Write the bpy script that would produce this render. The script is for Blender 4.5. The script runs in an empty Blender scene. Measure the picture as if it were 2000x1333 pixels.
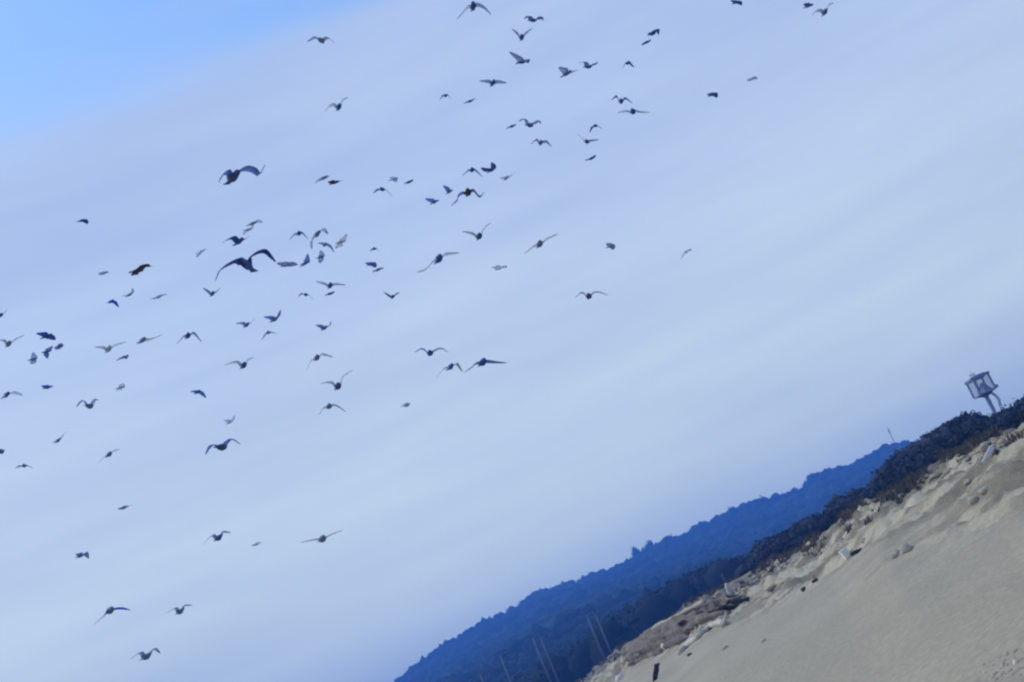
import bpy, math, random
import numpy as np
from mathutils import Vector, Matrix

random.seed(7)
rng = np.random.default_rng(11)
scene = bpy.context.scene
R = math.radians

# ------------------------------------------------------------------ camera
FPX, PITCH, ROLL = 2747.0, R(14.6), R(23.0)
CAM = Vector((0.0, 0.0, 1.7))
FW = Vector((0, math.cos(PITCH), math.sin(PITCH)))
R0 = Vector((1, 0, 0))
U0 = Vector((0, -math.sin(PITCH), math.cos(PITCH)))
XC = R0 * math.cos(ROLL) - U0 * math.sin(ROLL)
YC = R0 * math.sin(ROLL) + U0 * math.cos(ROLL)
cam_data = bpy.data.cameras.new('camera')
cam = bpy.data.objects.new('camera', cam_data)
scene.collection.objects.link(cam)
m = Matrix.Identity(4)
for i in range(3):
    m[i][0], m[i][1], m[i][2], m[i][3] = XC[i], YC[i], -FW[i], CAM[i]
cam.matrix_world = m
cam_data.sensor_width = 36.0
cam_data.lens = 36.0 * FPX / 2000.0
cam_data.clip_start, cam_data.clip_end = 0.1, 20000
scene.camera = cam

# ------------------------------------------------------------------ world, sun, exposure
SUN_EL, SUN_AZ = R(42), R(-70)          # azimuth measured from +Y towards +X
world = bpy.data.worlds.new('World')
scene.world = world
world.use_nodes = True
nt = world.node_tree
nt.nodes.clear()
N = nt.nodes.new
L = nt.links.new
out = N('ShaderNodeOutputWorld')
bg = N('ShaderNodeBackground')
bg.inputs['Strength'].default_value = 0.1
sky = N('ShaderNodeTexSky')
sky.sky_type = 'NISHITA'
sky.sun_disc = False
sky.sun_elevation = SUN_EL
sky.sun_rotation = SUN_AZ
tc = N('ShaderNodeTexCoord')
sep = N('ShaderNodeSeparateXYZ')
L(tc.outputs['Generated'], sep.inputs[0])
# high thin cloud: sheets lie in level bands, torn by stretched noise
mp = N('ShaderNodeMapping')
mp.inputs['Scale'].default_value = (1.3, 1.3, 9.0)
L(tc.outputs['Generated'], mp.inputs[0])
nz = N('ShaderNodeTexNoise')
nz.inputs['Scale'].default_value = 1.6
nz.inputs['Detail'].default_value = 3.0
nz.inputs['Roughness'].default_value = 0.45
L(mp.outputs[0], nz.inputs['Vector'])
wob = N('ShaderNodeMath'); wob.operation = 'MULTIPLY_ADD'
L(nz.outputs['Fac'], wob.inputs[0]); wob.inputs[1].default_value = 0.16
L(sep.outputs['Z'], wob.inputs[2])
edge = N('ShaderNodeMapRange'); edge.interpolation_type = 'SMOOTHSTEP'
L(wob.outputs[0], edge.inputs['Value'])
edge.inputs['From Min'].default_value = 0.535
edge.inputs['From Max'].default_value = 0.60
edge.inputs['To Min'].default_value = 0.96
edge.inputs['To Max'].default_value = 0.0
veil = N('ShaderNodeValToRGB')
L(nz.outputs['Fac'], veil.inputs['Fac'])
VEIL_LO, VEIL_HI = (4.95, 6.2, 8.65), (5.6, 6.95, 9.3)
veil.color_ramp.elements[0].position = 0.38
veil.color_ramp.elements[1].position = 0.64
veil.color_ramp.elements[0].color = (*VEIL_LO, 1)
veil.color_ramp.elements[1].color = (*VEIL_HI, 1)
skyg = N('ShaderNodeMix'); skyg.data_type = 'RGBA'; skyg.blend_type = 'MULTIPLY'
skyg.inputs['Factor'].default_value = 1.0
L(sky.outputs[0], skyg.inputs['A'])
skyg.inputs['B'].default_value = (1.75, 2.15, 2.5, 1)
mix = N('ShaderNodeMix'); mix.data_type = 'RGBA'
L(edge.outputs[0], mix.inputs['Factor'])
L(skyg.outputs['Result'], mix.inputs['A'])
low = N('ShaderNodeMapRange'); low.interpolation_type = 'SMOOTHSTEP'   # hazy sky pales towards the horizon all round
L(sep.outputs['Z'], low.inputs['Value'])
low.inputs['From Min'].default_value = 0.06
low.inputs['From Max'].default_value = 0.42
low.inputs['To Min'].default_value = 1.0
low.inputs['To Max'].default_value = 0.0
pale = N('ShaderNodeMix'); pale.data_type = 'RGBA'; pale.blend_type = 'MULTIPLY'
L(low.outputs[0], pale.inputs['Factor'])
mp2 = N('ShaderNodeMapping')
mp2.inputs['Scale'].default_value = (3.5, 3.5, 26.0)
mp2.inputs['Rotation'].default_value = (R(3), R(-4), R(20))
L(tc.outputs['Generated'], mp2.inputs[0])
nz2 = N('ShaderNodeTexNoise')
nz2.inputs['Scale'].default_value = 1.5
nz2.inputs['Detail'].default_value = 6.0
nz2.inputs['Roughness'].default_value = 0.55
L(mp2.outputs[0], nz2.inputs['Vector'])
cir = N('ShaderNodeValToRGB')
L(nz2.outputs['Fac'], cir.inputs['Fac'])
cir.color_ramp.elements[0].position = 0.36
cir.color_ramp.elements[1].position = 0.70
cir.color_ramp.elements[0].color = (0.96, 0.967, 0.99, 1)
cir.color_ramp.elements[1].color = (1.055, 1.05, 1.015, 1)
ctex = N('ShaderNodeMix'); ctex.data_type = 'RGBA'; ctex.blend_type = 'MULTIPLY'
ctex.inputs['Factor'].default_value = 1.0
L(veil.outputs[0], ctex.inputs['A']); L(cir.outputs[0], ctex.inputs['B'])
L(ctex.outputs['Result'], pale.inputs['A'])
pale.inputs['B'].default_value = (1.60, 1.48, 1.03, 1)
L(pale.outputs['Result'], mix.inputs['B'])
L(mix.outputs['Result'], bg.inputs['Color'])
L(bg.outputs[0], out.inputs['Surface'])

sun_d = bpy.data.lights.new('sun', 'SUN')
sun_d.energy = 1.75
sun_d.angle = R(8)
sun_d.color = (1.0, 0.95, 0.88)
sun = bpy.data.objects.new('sun', sun_d)
scene.collection.objects.link(sun)
sv = Vector((math.sin(SUN_AZ) * math.cos(SUN_EL), math.cos(SUN_AZ) * math.cos(SUN_EL), math.sin(SUN_EL)))
sun.rotation_euler = (-sv).to_track_quat('-Z', 'Y').to_euler()

scene.view_settings.view_transform = 'Standard'
scene.view_settings.look = 'None'
scene.view_settings.exposure = 0.0
scene.view_settings.gamma = 1.0
scene.view_settings.use_curve_mapping = False
scene.render.engine = 'CYCLES'
scene.cycles.use_denoising = True
scene.cycles.max_bounces = 6
scene.cycles.volume_bounces = 1
scene.cycles.pixel_filter_type = 'BLACKMAN_HARRIS'
scene.cycles.filter_width = 2.3          # the soft lens of a phone's digital zoom

# ------------------------------------------------------------------ helpers
col = scene.collection


def ray(px, py):
    x, y = px - 1000.0, py - 666.5
    u = x * math.cos(ROLL) - y * math.sin(ROLL)
    v = -(x * math.sin(ROLL) + y * math.cos(ROLL))
    return (FW * FPX + R0 * u + U0 * v).normalized()


def azel(px, py):
    d = ray(px, py)
    return math.degrees(math.atan2(d.x, d.y)), d.z / math.hypot(d.x, d.y)


def at(px, py, dist):
    d = ray(px, py)
    return CAM + d * (dist / math.hypot(d.x, d.y))


def tag(o, label=None, cat=None, group=None, kind=None):
    if label: o['label'] = label
    if cat: o['category'] = cat
    if group: o['group'] = group
    if kind: o['kind'] = kind
    return o


def empty(name, loc, rz=0.0):
    o = bpy.data.objects.new(name, None)
    col.objects.link(o)
    o.location = loc
    o.rotation_euler = (0, 0, rz)
    o.empty_display_size = 0.3
    return o


def mesh_np(name, V, F, mats, mat_idx=None, parent=None, smooth=False):
    """V (n,3) array, F (m,k) array of equal faces -> one linked object"""
    V = np.asarray(V, dtype=np.float32)
    F = np.asarray(F, dtype=np.int32)
    me = bpy.data.meshes.new(name)
    k = F.shape[1]
    me.vertices.add(len(V)); me.vertices.foreach_set('co', V.ravel())
    me.loops.add(F.size); me.loops.foreach_set('vertex_index', F.ravel())
    me.polygons.add(len(F))
    me.polygons.foreach_set('loop_start', np.arange(0, F.size, k, dtype=np.int32))
    me.polygons.foreach_set('loop_total', np.full(len(F), k, dtype=np.int32))
    for mm in (mats if isinstance(mats, (list, tuple)) else [mats]):
        me.materials.append(mm)
    if mat_idx is not None:
        me.polygons.foreach_set('material_index', np.asarray(mat_idx, dtype=np.int32))
    if smooth:
        me.polygons.foreach_set('use_smooth', np.ones(len(F), dtype=bool))
    me.update(calc_edges=True)
    me.validate()
    o = bpy.data.objects.new(name, me)
    col.objects.link(o)
    if parent: o.parent = parent
    return o


def mesh_py(name, V, F, mats, mat_idx=None, parent=None, smooth=False):
    me = bpy.data.meshes.new(name)
    me.from_pydata([tuple(v) for v in V], [], F)
    for mm in (mats if isinstance(mats, (list, tuple)) else [mats]):
        me.materials.append(mm)
    if mat_idx is not None:
        me.polygons.foreach_set('material_index', mat_idx)
    if smooth:
        me.polygons.foreach_set('use_smooth', [True] * len(F))
    me.update()
    o = bpy.data.objects.new(name, me)
    col.objects.link(o)
    if parent: o.parent = parent
    return o


class Shape:
    """collects boxes and tubes into one mesh"""
    def __init__(self): self.V, self.F = [], []

    def box(self, c, s, rot=None, taper=1.0, bev=0.12):
        b = len(self.V)
        hx, hy, hz = s[0] / 2, s[1] / 2, s[2] / 2
        e = min(hx, hy, hz) * bev * 2
        prof = []
        for z, k, ins in ((-hz, 1, e), (-hz + e, 1, 0), (hz - e, taper, 0), (hz, taper, e)):
            ax, ay = hx * k - ins, hy * k - ins
            c2 = e * 0.6
            prof.append([(-ax + c2, -ay, z), (ax - c2, -ay, z), (ax, -ay + c2, z), (ax, ay - c2, z),
                         (ax - c2, ay, z), (-ax + c2, ay, z), (-ax, ay - c2, z), (-ax, -ay + c2, z)])
        for ring in prof:
            for p in ring:
                p = Vector(p)
                if rot is not None: p = rot @ p
                self.V.append(p + Vector(c))
        for k in range(3):
            for j in range(8):
                j2 = (j + 1) % 8
                self.F.append((b + k * 8 + j, b + k * 8 + j2, b + k * 8 + 8 + j2, b + k * 8 + 8 + j))
        self.F.append(tuple(b + j for j in range(7, -1, -1)))
        self.F.append(tuple(b + 24 + j for j in range(8)))
        return self

    def tube(self, pts, rad, n=8):
        pts = [Vector(p) for p in pts]
        if not isinstance(rad, (list, tuple)): rad = [rad] * len(pts)
        b = len(self.V)
        for i, p in enumerate(pts):
            t = (pts[min(i + 1, len(pts) - 1)] - pts[max(i - 1, 0)]).normalized()
            a = t.cross(Vector((0.31, 0.9, 0.2))).normalized()
            c = t.cross(a)
            for j in range(n):
                w = 2 * math.pi * j / n
                self.V.append(p + (a * math.cos(w) + c * math.sin(w)) * rad[i])
        for i in range(len(pts) - 1):
            for j in range(n):
                j2 = (j + 1) % n
                self.F.append((b + i * n + j, b + i * n + j2, b + i * n + n + j2, b + i * n + n + j))
        self.F.append(tuple(b + j for j in range(n - 1, -1, -1)))
        e = b + (len(pts) - 1) * n
        self.F.append(tuple(e + j for j in range(n)))
        return self

    def build(self, name, mat, parent=None, smooth=False):
        return mesh_py(name, self.V, self.F, mat, None, parent, smooth)


def hash2(ix, iy, seed):
    h = (ix.astype(np.int64) * 374761393 + iy.astype(np.int64) * 668265263 + seed * 1442695041) & 0xffffffff
    h = ((h ^ (h >> 13)) * 1274126177) & 0xffffffff
    return ((h ^ (h >> 16)) & 0xffff) / 65535.0


def vnoise(x, y, seed=0):
    x = np.asarray(x, float); y = np.asarray(y, float)
    ix, iy = np.floor(x), np.floor(y)
    fx, fy = x - ix, y - iy
    fx = fx * fx * fx * (fx * (fx * 6 - 15) + 10); fy = fy * fy * fy * (fy * (fy * 6 - 15) + 10)
    a, b = hash2(ix, iy, seed), hash2(ix + 1, iy, seed)
    c, d = hash2(ix, iy + 1, seed), hash2(ix + 1, iy + 1, seed)
    return (a * (1 - fx) + b * fx) * (1 - fy) + (c * (1 - fx) + d * fx) * fy


def fbm(x, y, seed=0, oct=4, gain=0.5):
    s, a, t = 0, 1.0, 0
    for k in range(oct):
        s = s + a * vnoise(x * 2 ** k, y * 2 ** k, seed + k * 17); t += a; a *= gain
    return s / t * 2 - 1


def sstep(a, b, x):
    t = np.clip((x - a) / (b - a), 0, 1)
    return t * t * (3 - 2 * t)


# ------------------------------------------------------------------ materials
def mat(name, c1, c2=None, scale=3.0, rough=0.85, spec=0.2, bump=0.0, bscale=20.0, detail=4.0, coord='Object', transl=0.0):
    mm = bpy.data.materials.new(name)
    mm.use_nodes = True
    t = mm.node_tree
    p = t.nodes['Principled BSDF']
    p.inputs['Roughness'].default_value = rough
    p.inputs['Specular IOR Level'].default_value = spec
    if transl: p.inputs['Subsurface Weight'].default_value = 0.0
    c2 = c2 or tuple(min(1, v * 1.35) for v in c1)
    tcd = t.nodes.new('ShaderNodeTexCoord')
    n = t.nodes.new('ShaderNodeTexNoise')
    n.inputs['Scale'].default_value = scale
    n.inputs['Detail'].default_value = detail
    t.links.new(tcd.outputs[coord], n.inputs['Vector'])
    r = t.nodes.new('ShaderNodeValToRGB')
    r.color_ramp.elements[0].position = 0.32
    r.color_ramp.elements[1].position = 0.68
    r.color_ramp.elements[0].color = (*c1, 1)
    r.color_ramp.elements[1].color = (*c2, 1)
    t.links.new(n.outputs['Fac'], r.inputs['Fac'])
    t.links.new(r.outputs['Color'], p.inputs['Base Color'])
    if bump:
        n2 = t.nodes.new('ShaderNodeTexNoise')
        n2.inputs['Scale'].default_value = bscale
        n2.inputs['Detail'].default_value = 5
        t.links.new(tcd.outputs[coord], n2.inputs['Vector'])
        b = t.nodes.new('ShaderNodeBump')
        b.inputs['Strength'].default_value = bump
        b.inputs['Distance'].default_value = 0.05
        t.links.new(n2.outputs['Fac'], b.inputs['Height'])
        t.links.new(b.outputs['Normal'], p.inputs['Normal'])
    return mm


M = {
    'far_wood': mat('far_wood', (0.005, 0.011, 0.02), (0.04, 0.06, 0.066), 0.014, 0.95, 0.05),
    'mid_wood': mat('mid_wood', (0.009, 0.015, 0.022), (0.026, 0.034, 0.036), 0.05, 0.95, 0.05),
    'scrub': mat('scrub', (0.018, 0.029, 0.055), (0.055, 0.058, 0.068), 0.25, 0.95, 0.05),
    'shrub_leaf': mat('shrub_leaf', (0.022, 0.033, 0.05), (0.06, 0.065, 0.068), 0.6, 0.95, 0.05),
    'bark': mat('bark', (0.06, 0.05, 0.045), (0.1, 0.085, 0.07), 6, 0.95, 0.1),
    'dry_grass': mat('dry_grass', (0.085, 0.07, 0.05), (0.17, 0.14, 0.10), 1.2, 0.95, 0.05),
    'pale_metal': mat('pale_metal', (0.085, 0.10, 0.14), (0.115, 0.13, 0.17), 1.5, 0.6, 0.3),
    'slate_metal': mat('slate_metal', (0.22, 0.26, 0.35), (0.29, 0.33, 0.43), 1.2, 0.7, 0.2),
    'white_paint': mat('white_paint', (0.78, 0.73, 0.64), (0.86, 0.81, 0.72), 6, 0.6, 0.3),
    'white_stone': mat('white_stone', (0.62, 0.58, 0.5), (0.76, 0.72, 0.64), 5, 0.8, 0.2, 0.4, 9),
    'pale_stone': mat('pale_stone', (0.37, 0.32, 0.235), (0.49, 0.43, 0.33), 2.5, 0.9, 0.1, 0.5, 7),
    'grey_rock': mat('grey_rock', (0.10, 0.086, 0.068), (0.24, 0.205, 0.155), 0.9, 0.9, 0.1, 0.7, 3),
    'dark_stone': mat('dark_stone', (0.03, 0.03, 0.032), (0.06, 0.058, 0.055), 4, 0.9, 0.1, 0.5, 9),
    'driftwood': mat('driftwood', (0.46, 0.41, 0.33), (0.62, 0.56, 0.46), 3, 0.9, 0.1, 0.4, 14),
    'dark_wood': mat('dark_wood', (0.02, 0.019, 0.018), (0.05, 0.045, 0.04), 4, 0.9, 0.1, 0.4, 14),
    'bill': mat('bill', (0.09, 0.07, 0.05), (0.12, 0.09, 0.06), 20, 0.6, 0.2),
}
TONE = {  # plumage, from sooty young birds to white-winged adults
    'd': (0.07, 0.095, 0.20), 'm': (0.15, 0.19, 0.30), 'g': (0.24, 0.28, 0.37), 'p': (0.45, 0.5, 0.6),
    'f': (0.62, 0.67, 0.78), 'b': (0.045, 0.11, 0.34), 'r': (0.085, 0.05, 0.034),
}
PL = {k: mat('plumage_' + k, v, tuple(c * 1.25 for c in v), 9, 0.85, 0.1) for k, v in TONE.items()}
WG = {}                                   # flight feathers let some sky light through
for k, v in TONE.items():
    w_ = mat('feathers_' + k, v, tuple(c * 1.25 for c in v), 9, 0.85, 0.1)
    tr = w_.node_tree.nodes.new('ShaderNodeBsdfTranslucent')
    tr.inputs['Color'].default_value = (*[min(0.85, c * 2.6) for c in v], 1)
    ad = w_.node_tree.nodes.new('ShaderNodeMixShader')
    ad.inputs[0].default_value = 0.65
    pb_ = w_.node_tree.nodes['Principled BSDF']
    w_.node_tree.links.new(pb_.outputs[0], ad.inputs[1]); w_.node_tree.links.new(tr.outputs[0], ad.inputs[2])
    w_.node_tree.links.new(ad.outputs[0], w_.node_tree.nodes['Material Output'].inputs['Surface'])
    WG[k] = w_

# sand: pale dry dune sand, darker damp and dirty patches, grain; attribute 'veg' turns it to dark soil
sand = bpy.data.materials.new('sand'); sand.use_nodes = True
t = sand.node_tree; p = t.nodes['Principled BSDF']
p.inputs['Roughness'].default_value = 0.95; p.inputs['Specular IOR Level'].default_value = 0.1
tcd = t.nodes.new('ShaderNodeTexCoord')


def noise_node(scale, detail=4, vec=None, rough=0.55):
    n = t.nodes.new('ShaderNodeTexNoise')
    n.inputs['Scale'].default_value = scale; n.inputs['Detail'].default_value = detail
    n.inputs['Roughness'].default_value = rough
    t.links.new(vec or tcd.outputs['Object'], n.inputs['Vector'])
    return n


def ramp_node(src, a, b, ca, cb):
    r = t.nodes.new('ShaderNodeValToRGB')
    r.color_ramp.elements[0].position = a; r.color_ramp.elements[1].position = b
    r.color_ramp.elements[0].color = (*ca, 1); r.color_ramp.elements[1].color = (*cb, 1)
    t.links.new(src, r.inputs['Fac'])
    return r


def mixc(fac, a, b, mode='MIX'):
    n = t.nodes.new('ShaderNodeMix'); n.data_type = 'RGBA'; n.blend_type = mode
    if isinstance(fac, float): n.inputs['Factor'].default_value = fac
    else: t.links.new(fac, n.inputs['Factor'])
    t.links.new(a, n.inputs['A']); t.links.new(b, n.inputs['B'])
    return n.outputs['Result']


smap = t.nodes.new('ShaderNodeMapping')
smap.inputs['Rotation'].default_value = (0, 0, R(-76)); smap.inputs['Scale'].default_value = (0.35, 1.0, 1.0)
t.links.new(tcd.outputs['Object'], smap.inputs[0])
base = ramp_node(noise_node(0.12, 4).outputs['Fac'], 0.35, 0.68, (0.358, 0.308, 0.21), (0.415, 0.359, 0.247)).outputs[0]
grain = ramp_node(noise_node(7.0, 6, None, 0.7).outputs['Fac'], 0.25, 0.75, (0.76, 0.76, 0.76), (1.21, 1.21, 1.21)).outputs[0]
base = mixc(1.0, base, grain, 'MULTIPLY')
att = t.nodes.new('ShaderNodeAttribute'); att.attribute_name = 'rough_zone'
streak = ramp_node(noise_node(0.55, 5, smap.outputs[0]).outputs['Fac'], 0.45, 0.56, (0.58, 0.565, 0.54), (1.24, 1.24, 1.22)).outputs[0]
rough_sand = mixc(1.0, base, streak, 'MULTIPLY')
base = mixc(att.outputs['Fac'], base, rough_sand)
att3 = t.nodes.new('ShaderNodeAttribute'); att3.attribute_name = 'dirt'
dirtc = ramp_node(noise_node(0.5, 5).outputs['Fac'], 0.35, 0.7, (0.13, 0.11, 0.09), (0.26, 0.225, 0.18)).outputs[0]
base = mixc(att3.outputs['Fac'], base, dirtc)
att2 = t.nodes.new('ShaderNodeAttribute'); att2.attribute_name = 'veg'
soil = ramp_node(noise_node(0.3, 4).outputs['Fac'], 0.3, 0.7, (0.02, 0.024, 0.024), (0.05, 0.045, 0.04)).outputs[0]
base = mixc(att2.outputs['Fac'], base, soil)
t.links.new(base, p.inputs['Base Color'])
bp = t.nodes.new('ShaderNodeBump'); bp.inputs['Strength'].default_value = 0.55; bp.inputs['Distance'].default_value = 0.08
t.links.new(noise_node(3.0, 7, None, 0.65).outputs['Fac'], bp.inputs['Height'])
t.links.new(bp.outputs['Normal'], p.inputs['Normal'])

sea_m = mat('sea_water', (0.02, 0.05, 0.08), (0.03, 0.07, 0.1), 0.02, 0.12, 0.5, 0.4, 0.8, coord='Object')

# ------------------------------------------------------------------ ground: beach, dune bank, hillsides
def prof(px, left=None, right=None):
    a = sorted(azel(*q) for q in px)
    if left: a = list(left) + a
    if right: a = a + list(right)
    return np.array([q[0] for q in a]), np.array([q[1] for q in a])


CREST = prof([(1140, 1333), (1175, 1303), (1212, 1272), (1290, 1228), (1350, 1182), (1420, 1150), (1500, 1112), (1560, 1082), (1592, 1066),
              (1612, 1050), (1642, 1024), (1682, 990), (1750, 962), (1830, 922), (1885, 892), (1915, 868), (1950, 856), (2000, 832)],
             left=[(-180, -0.004), (-25, -0.004), (-9, 0.004)], right=[(30, 0.062), (60, 0.10), (120, 0.10), (165, 0.0)])
VEGL = prof([(1140, 1333), (1290, 1228), (1420, 1140), (1470, 1085), (1500, 1052), (1560, 1022), (1600, 1007), (1640, 975), (1662, 964), (1704, 952), (1720, 920), (1760, 890),
             (1790, 870), (1810, 852), (1850, 826), (1865, 816), (1893, 816), (1902, 823), (1920, 824), (1936, 816), (1968, 806),
             (1985, 784), (2000, 781)],
            left=[(-180, -0.004), (-25, -0.004), (-9, 0.006)], right=[(30, 0.105), (60, 0.13), (120, 0.13), (165, 0.0)])
MIDL = prof([(700, 1440), (930, 1318), (985, 1283), (1060, 1238), (1150, 1192), (1230, 1166), (1290, 1148), (1400, 1108), (1480, 1100), (1560, 1065),
             (1640, 1020), (1700, 985), (1800, 930)], left=[(-180, 0.0), (-60, 0.0), (-25, 0.03)], right=[(16, 0.07), (40, 0.07), (90, 0.05), (165, 0.0)])
FARL = prof([(560, 1425), (660, 1385), (760, 1333), (800, 1302), (830, 1281), (870, 1251), (905, 1236), (940, 1212), (1000, 1186), (1014, 1182), (1030, 1160), (1050, 1151),
             (1080, 1147), (1110, 1132), (1130, 1126), (1200, 1102), (1228, 1091), (1260, 1070), (1300, 1052), (1350, 1032), (1362, 1020),
             (1380, 1018), (1400, 1006), (1440, 985), (1470, 969), (1490, 971), (1510, 966), (1550, 954), (1571, 953), (1576, 934), (1590, 926),
             (1610, 919), (1660, 906), (1700, 886), (1730, 866), (1790, 862), (1830, 874), (1950, 884)],
            left=[(-180, 0.0), (-45, 0.0), (-25, 0.045)], right=[(18, 0.05), (40, 0.04), (90, 0.0), (165, 0.0)])
WC, VP = 30.0, -10.5


def crest_dist(az):
    s = np.sin(np.radians(np.clip(az - VP, 1, 179)))
    return np.clip(WC / np.maximum(s, 1e-3), 30, 225)


def ip(pr, az): return np.interp(az, pr[0], pr[1])


def ground_parts(az, r):
    """height above sea (m) of the ground at azimuth az (deg) and range r (m)"""
    az = np.asarray(az, float); r = np.asarray(r, float)
    D = crest_dist(az)
    zc = CAM.z + D * ip(CREST, az)
    q = r / D
    x, y = r * np.sin(np.radians(az)), r * np.cos(np.radians(az))
    cz = np.cos(np.radians(VP)); sz = np.sin(np.radians(VP))
    s, w = x * sz + y * cz, x * cz - y * sz            # along shore, inland
    zb = zc * np.clip((q - 0.25) / 0.75, 0, 1)
    tc_ = ip(CREST, az)
    r2 = D + 60
    tv = np.maximum(ip(VEGL, az) - 2.6 / r2, tc_ - 3.0 / r2)
    tm = ip(MIDL, az) - 9.0 / 620
    tf = ip(FARL, az) - 12.0 / 1500
    tm = np.where(az > 9, np.minimum(tm, tv), tm)
    z1 = zc + (CAM.z + r2 * tv - zc) * np.clip((r - D) / 60, 0, 1)
    k = np.clip((r - r2) / np.maximum(620 - r2, 1), 0, 1)
    z2 = CAM.z + r * (tv + (tm - tv) * k)
    k = np.clip((r - 620) / 880, 0, 1)
    z3 = CAM.z + r * (tm + (tf - tm) * k)
    z4 = (CAM.z + 1500 * tf) * (1 - sstep(1500, 2400, r)) - 2.5 * sstep(2300, 2600, r)
    z = np.where(r < D, zb, np.where(r < r2, z1, np.where(r < 620, z2, np.where(r < 1500, z3, z4))))
    # the shore side falls below the sea
    shore = np.clip((-w - 14) * 0.05, 0, 2.5) * (1 - sstep(250, 500, r))
    z = z - shore * (az < 0)
    # wind-torn sand: lumps and ledges drawn out along the bank
    th = R(11)
    a_, b_ = s * math.cos(th) - w * math.sin(th), s * math.sin(th) + w * math.cos(th)
    rz_ = sstep(0.50, 0.70, q + 0.10 * fbm(s * 0.06, w * 0.10, 5, 3)) * (1 - sstep(1.1, 1.5, q))
    rz_ = rz_ * (w > 2)
    lump = fbm(a_ * 0.22, b_ * 0.75, 21, 4, 0.55)
    ledge = 1 - np.abs(fbm(a_ * 0.10, b_ * 0.42, 33, 3)) * 2.4
    amp = 0.16 + 0.0016 * D
    shelf = np.tanh(3.2 * fbm(a_ * 0.16, b_ * 0.60, 51, 4, 0.6))
    fine = fbm(a_ * 0.9, b_ * 1.7, 57, 3, 0.6)
    z = z + rz_ * (lump * amp * 0.55 + shelf * amp * 0.8 + ledge * amp * 0.3 + fine * amp * 1.15)
    z = z + (1 - rz_) * 0.035 * fbm(a_ * 0.35, b_ * 0.8, 44, 4) * (r < 400)
    z = z + np.where(r > 300, 2.0 * fbm(x * 0.012, y * 0.012, 61, 3), 0)
    veg = sstep(1.03, 1.10, q + 0.05 * fbm(x * 0.15, y * 0.15, 71, 3)) * (w > 2)
    veg = np.maximum(veg, sstep(260, 300, r))
    dirt = sstep(-0.05, 0.35, fbm(a_ * 0.05, b_ * 0.25, 81, 4) + 0.35 * sstep(8, 3, az)) * sstep(0.72, 0.9, q) * (1 - veg)
    return z, rz_, veg, dirt


def gz(az, r): return float(ground_parts(az, r)[0])


def gxy(x, y): return gz(math.degrees(math.atan2(x, y)), math.hypot(x, y))


def on_ground(px, py, rmin=12, rmax=700):
    """where the line of sight through a photo point first meets the ground"""
    az, te = azel(px, py)
    rr = np.geomspace(rmin, rmax, 3000)
    z = ground_parts(np.full_like(rr, az), rr)[0]
    hit = np.nonzero(z >= CAM.z + rr * te)[0]
    r = rr[hit[0]] if len(hit) else crest_dist(az) * 0.99
    a = math.radians(az)
    return Vector((r * math.sin(a), r * math.cos(a), gz(az, r))), float(r)


azs = np.concatenate([np.arange(-180, -26, 3.0), np.arange(-26, -20, 0.5), np.arange(-20, 21, 0.12), np.arange(21, 32, 0.5), np.arange(32, 180.1, 3.0)])
rs = np.concatenate([np.geomspace(0.6, 14, 16), np.geomspace(14.2, 260, 470), np.geomspace(266, 2990, 90)])
AZ, RR = np.meshgrid(azs, rs, indexing='ij')
Z, RZ, VG, DT = ground_parts(AZ, RR)
V = np.stack([RR * np.sin(np.radians(AZ)), RR * np.cos(np.radians(AZ)), Z], -1).reshape(-1, 3)
na, nr = len(azs), len(rs)
ii, jj = np.meshgrid(np.arange(na - 1), np.arange(nr - 1), indexing='ij')
F = np.stack([ii * nr + jj, ii * nr + jj + 1, (ii + 1) * nr + jj + 1, (ii + 1) * nr + jj], -1).reshape(-1, 4)
ground = mesh_np('ground', V, F, sand, smooth=True)
for nm, arr in (('rough_zone', RZ), ('veg', VG), ('dirt', DT)):
    a = ground.data.attributes.new(nm, 'FLOAT', 'POINT')
    a.data.foreach_set('value', arr.reshape(-1).astype(np.float32))
tag(ground, kind='structure')

n = 64
Vs = [(0, 0, -0.7)] + [(2990 * math.sin(2 * math.pi * k / n), 2990 * math.cos(2 * math.pi * k / n), -0.7) for k in range(n)]
sea = mesh_py('sea', Vs, [(0, 1 + (k + 1) % n, 1 + k) for k in range(n)], sea_m)
tag(sea, kind='structure')

# ------------------------------------------------------------------ woods
def ico(sub):
    import bmesh
    bm = bmesh.new()
    bmesh.ops.create_icosphere(bm, subdivisions=sub, radius=1.0)
    v = np.array([x.co[:] for x in bm.verts]); f = np.array([[q.index for q in x.verts] for x in bm.faces])
    bm.free()
    return v, f


IV, IF = ico(2)
IV1, IF1 = ico(1)
IV3, IF3 = ico(3)
IV5, IF5 = ico(5)


def lumpy(v, seed, amt=0.25, fr=1.7):
    nn = fbm(v[:, 0] * fr + v[:, 2] * 1.3 + seed * 7.1, v[:, 1] * fr - v[:, 2] * 0.9 + seed * 3.3, seed, 3)
    return v * (1 + amt * 2 * nn)[:, None]


CROWNS = [lumpy(IV, s, 0.28) for s in range(12)]


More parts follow.
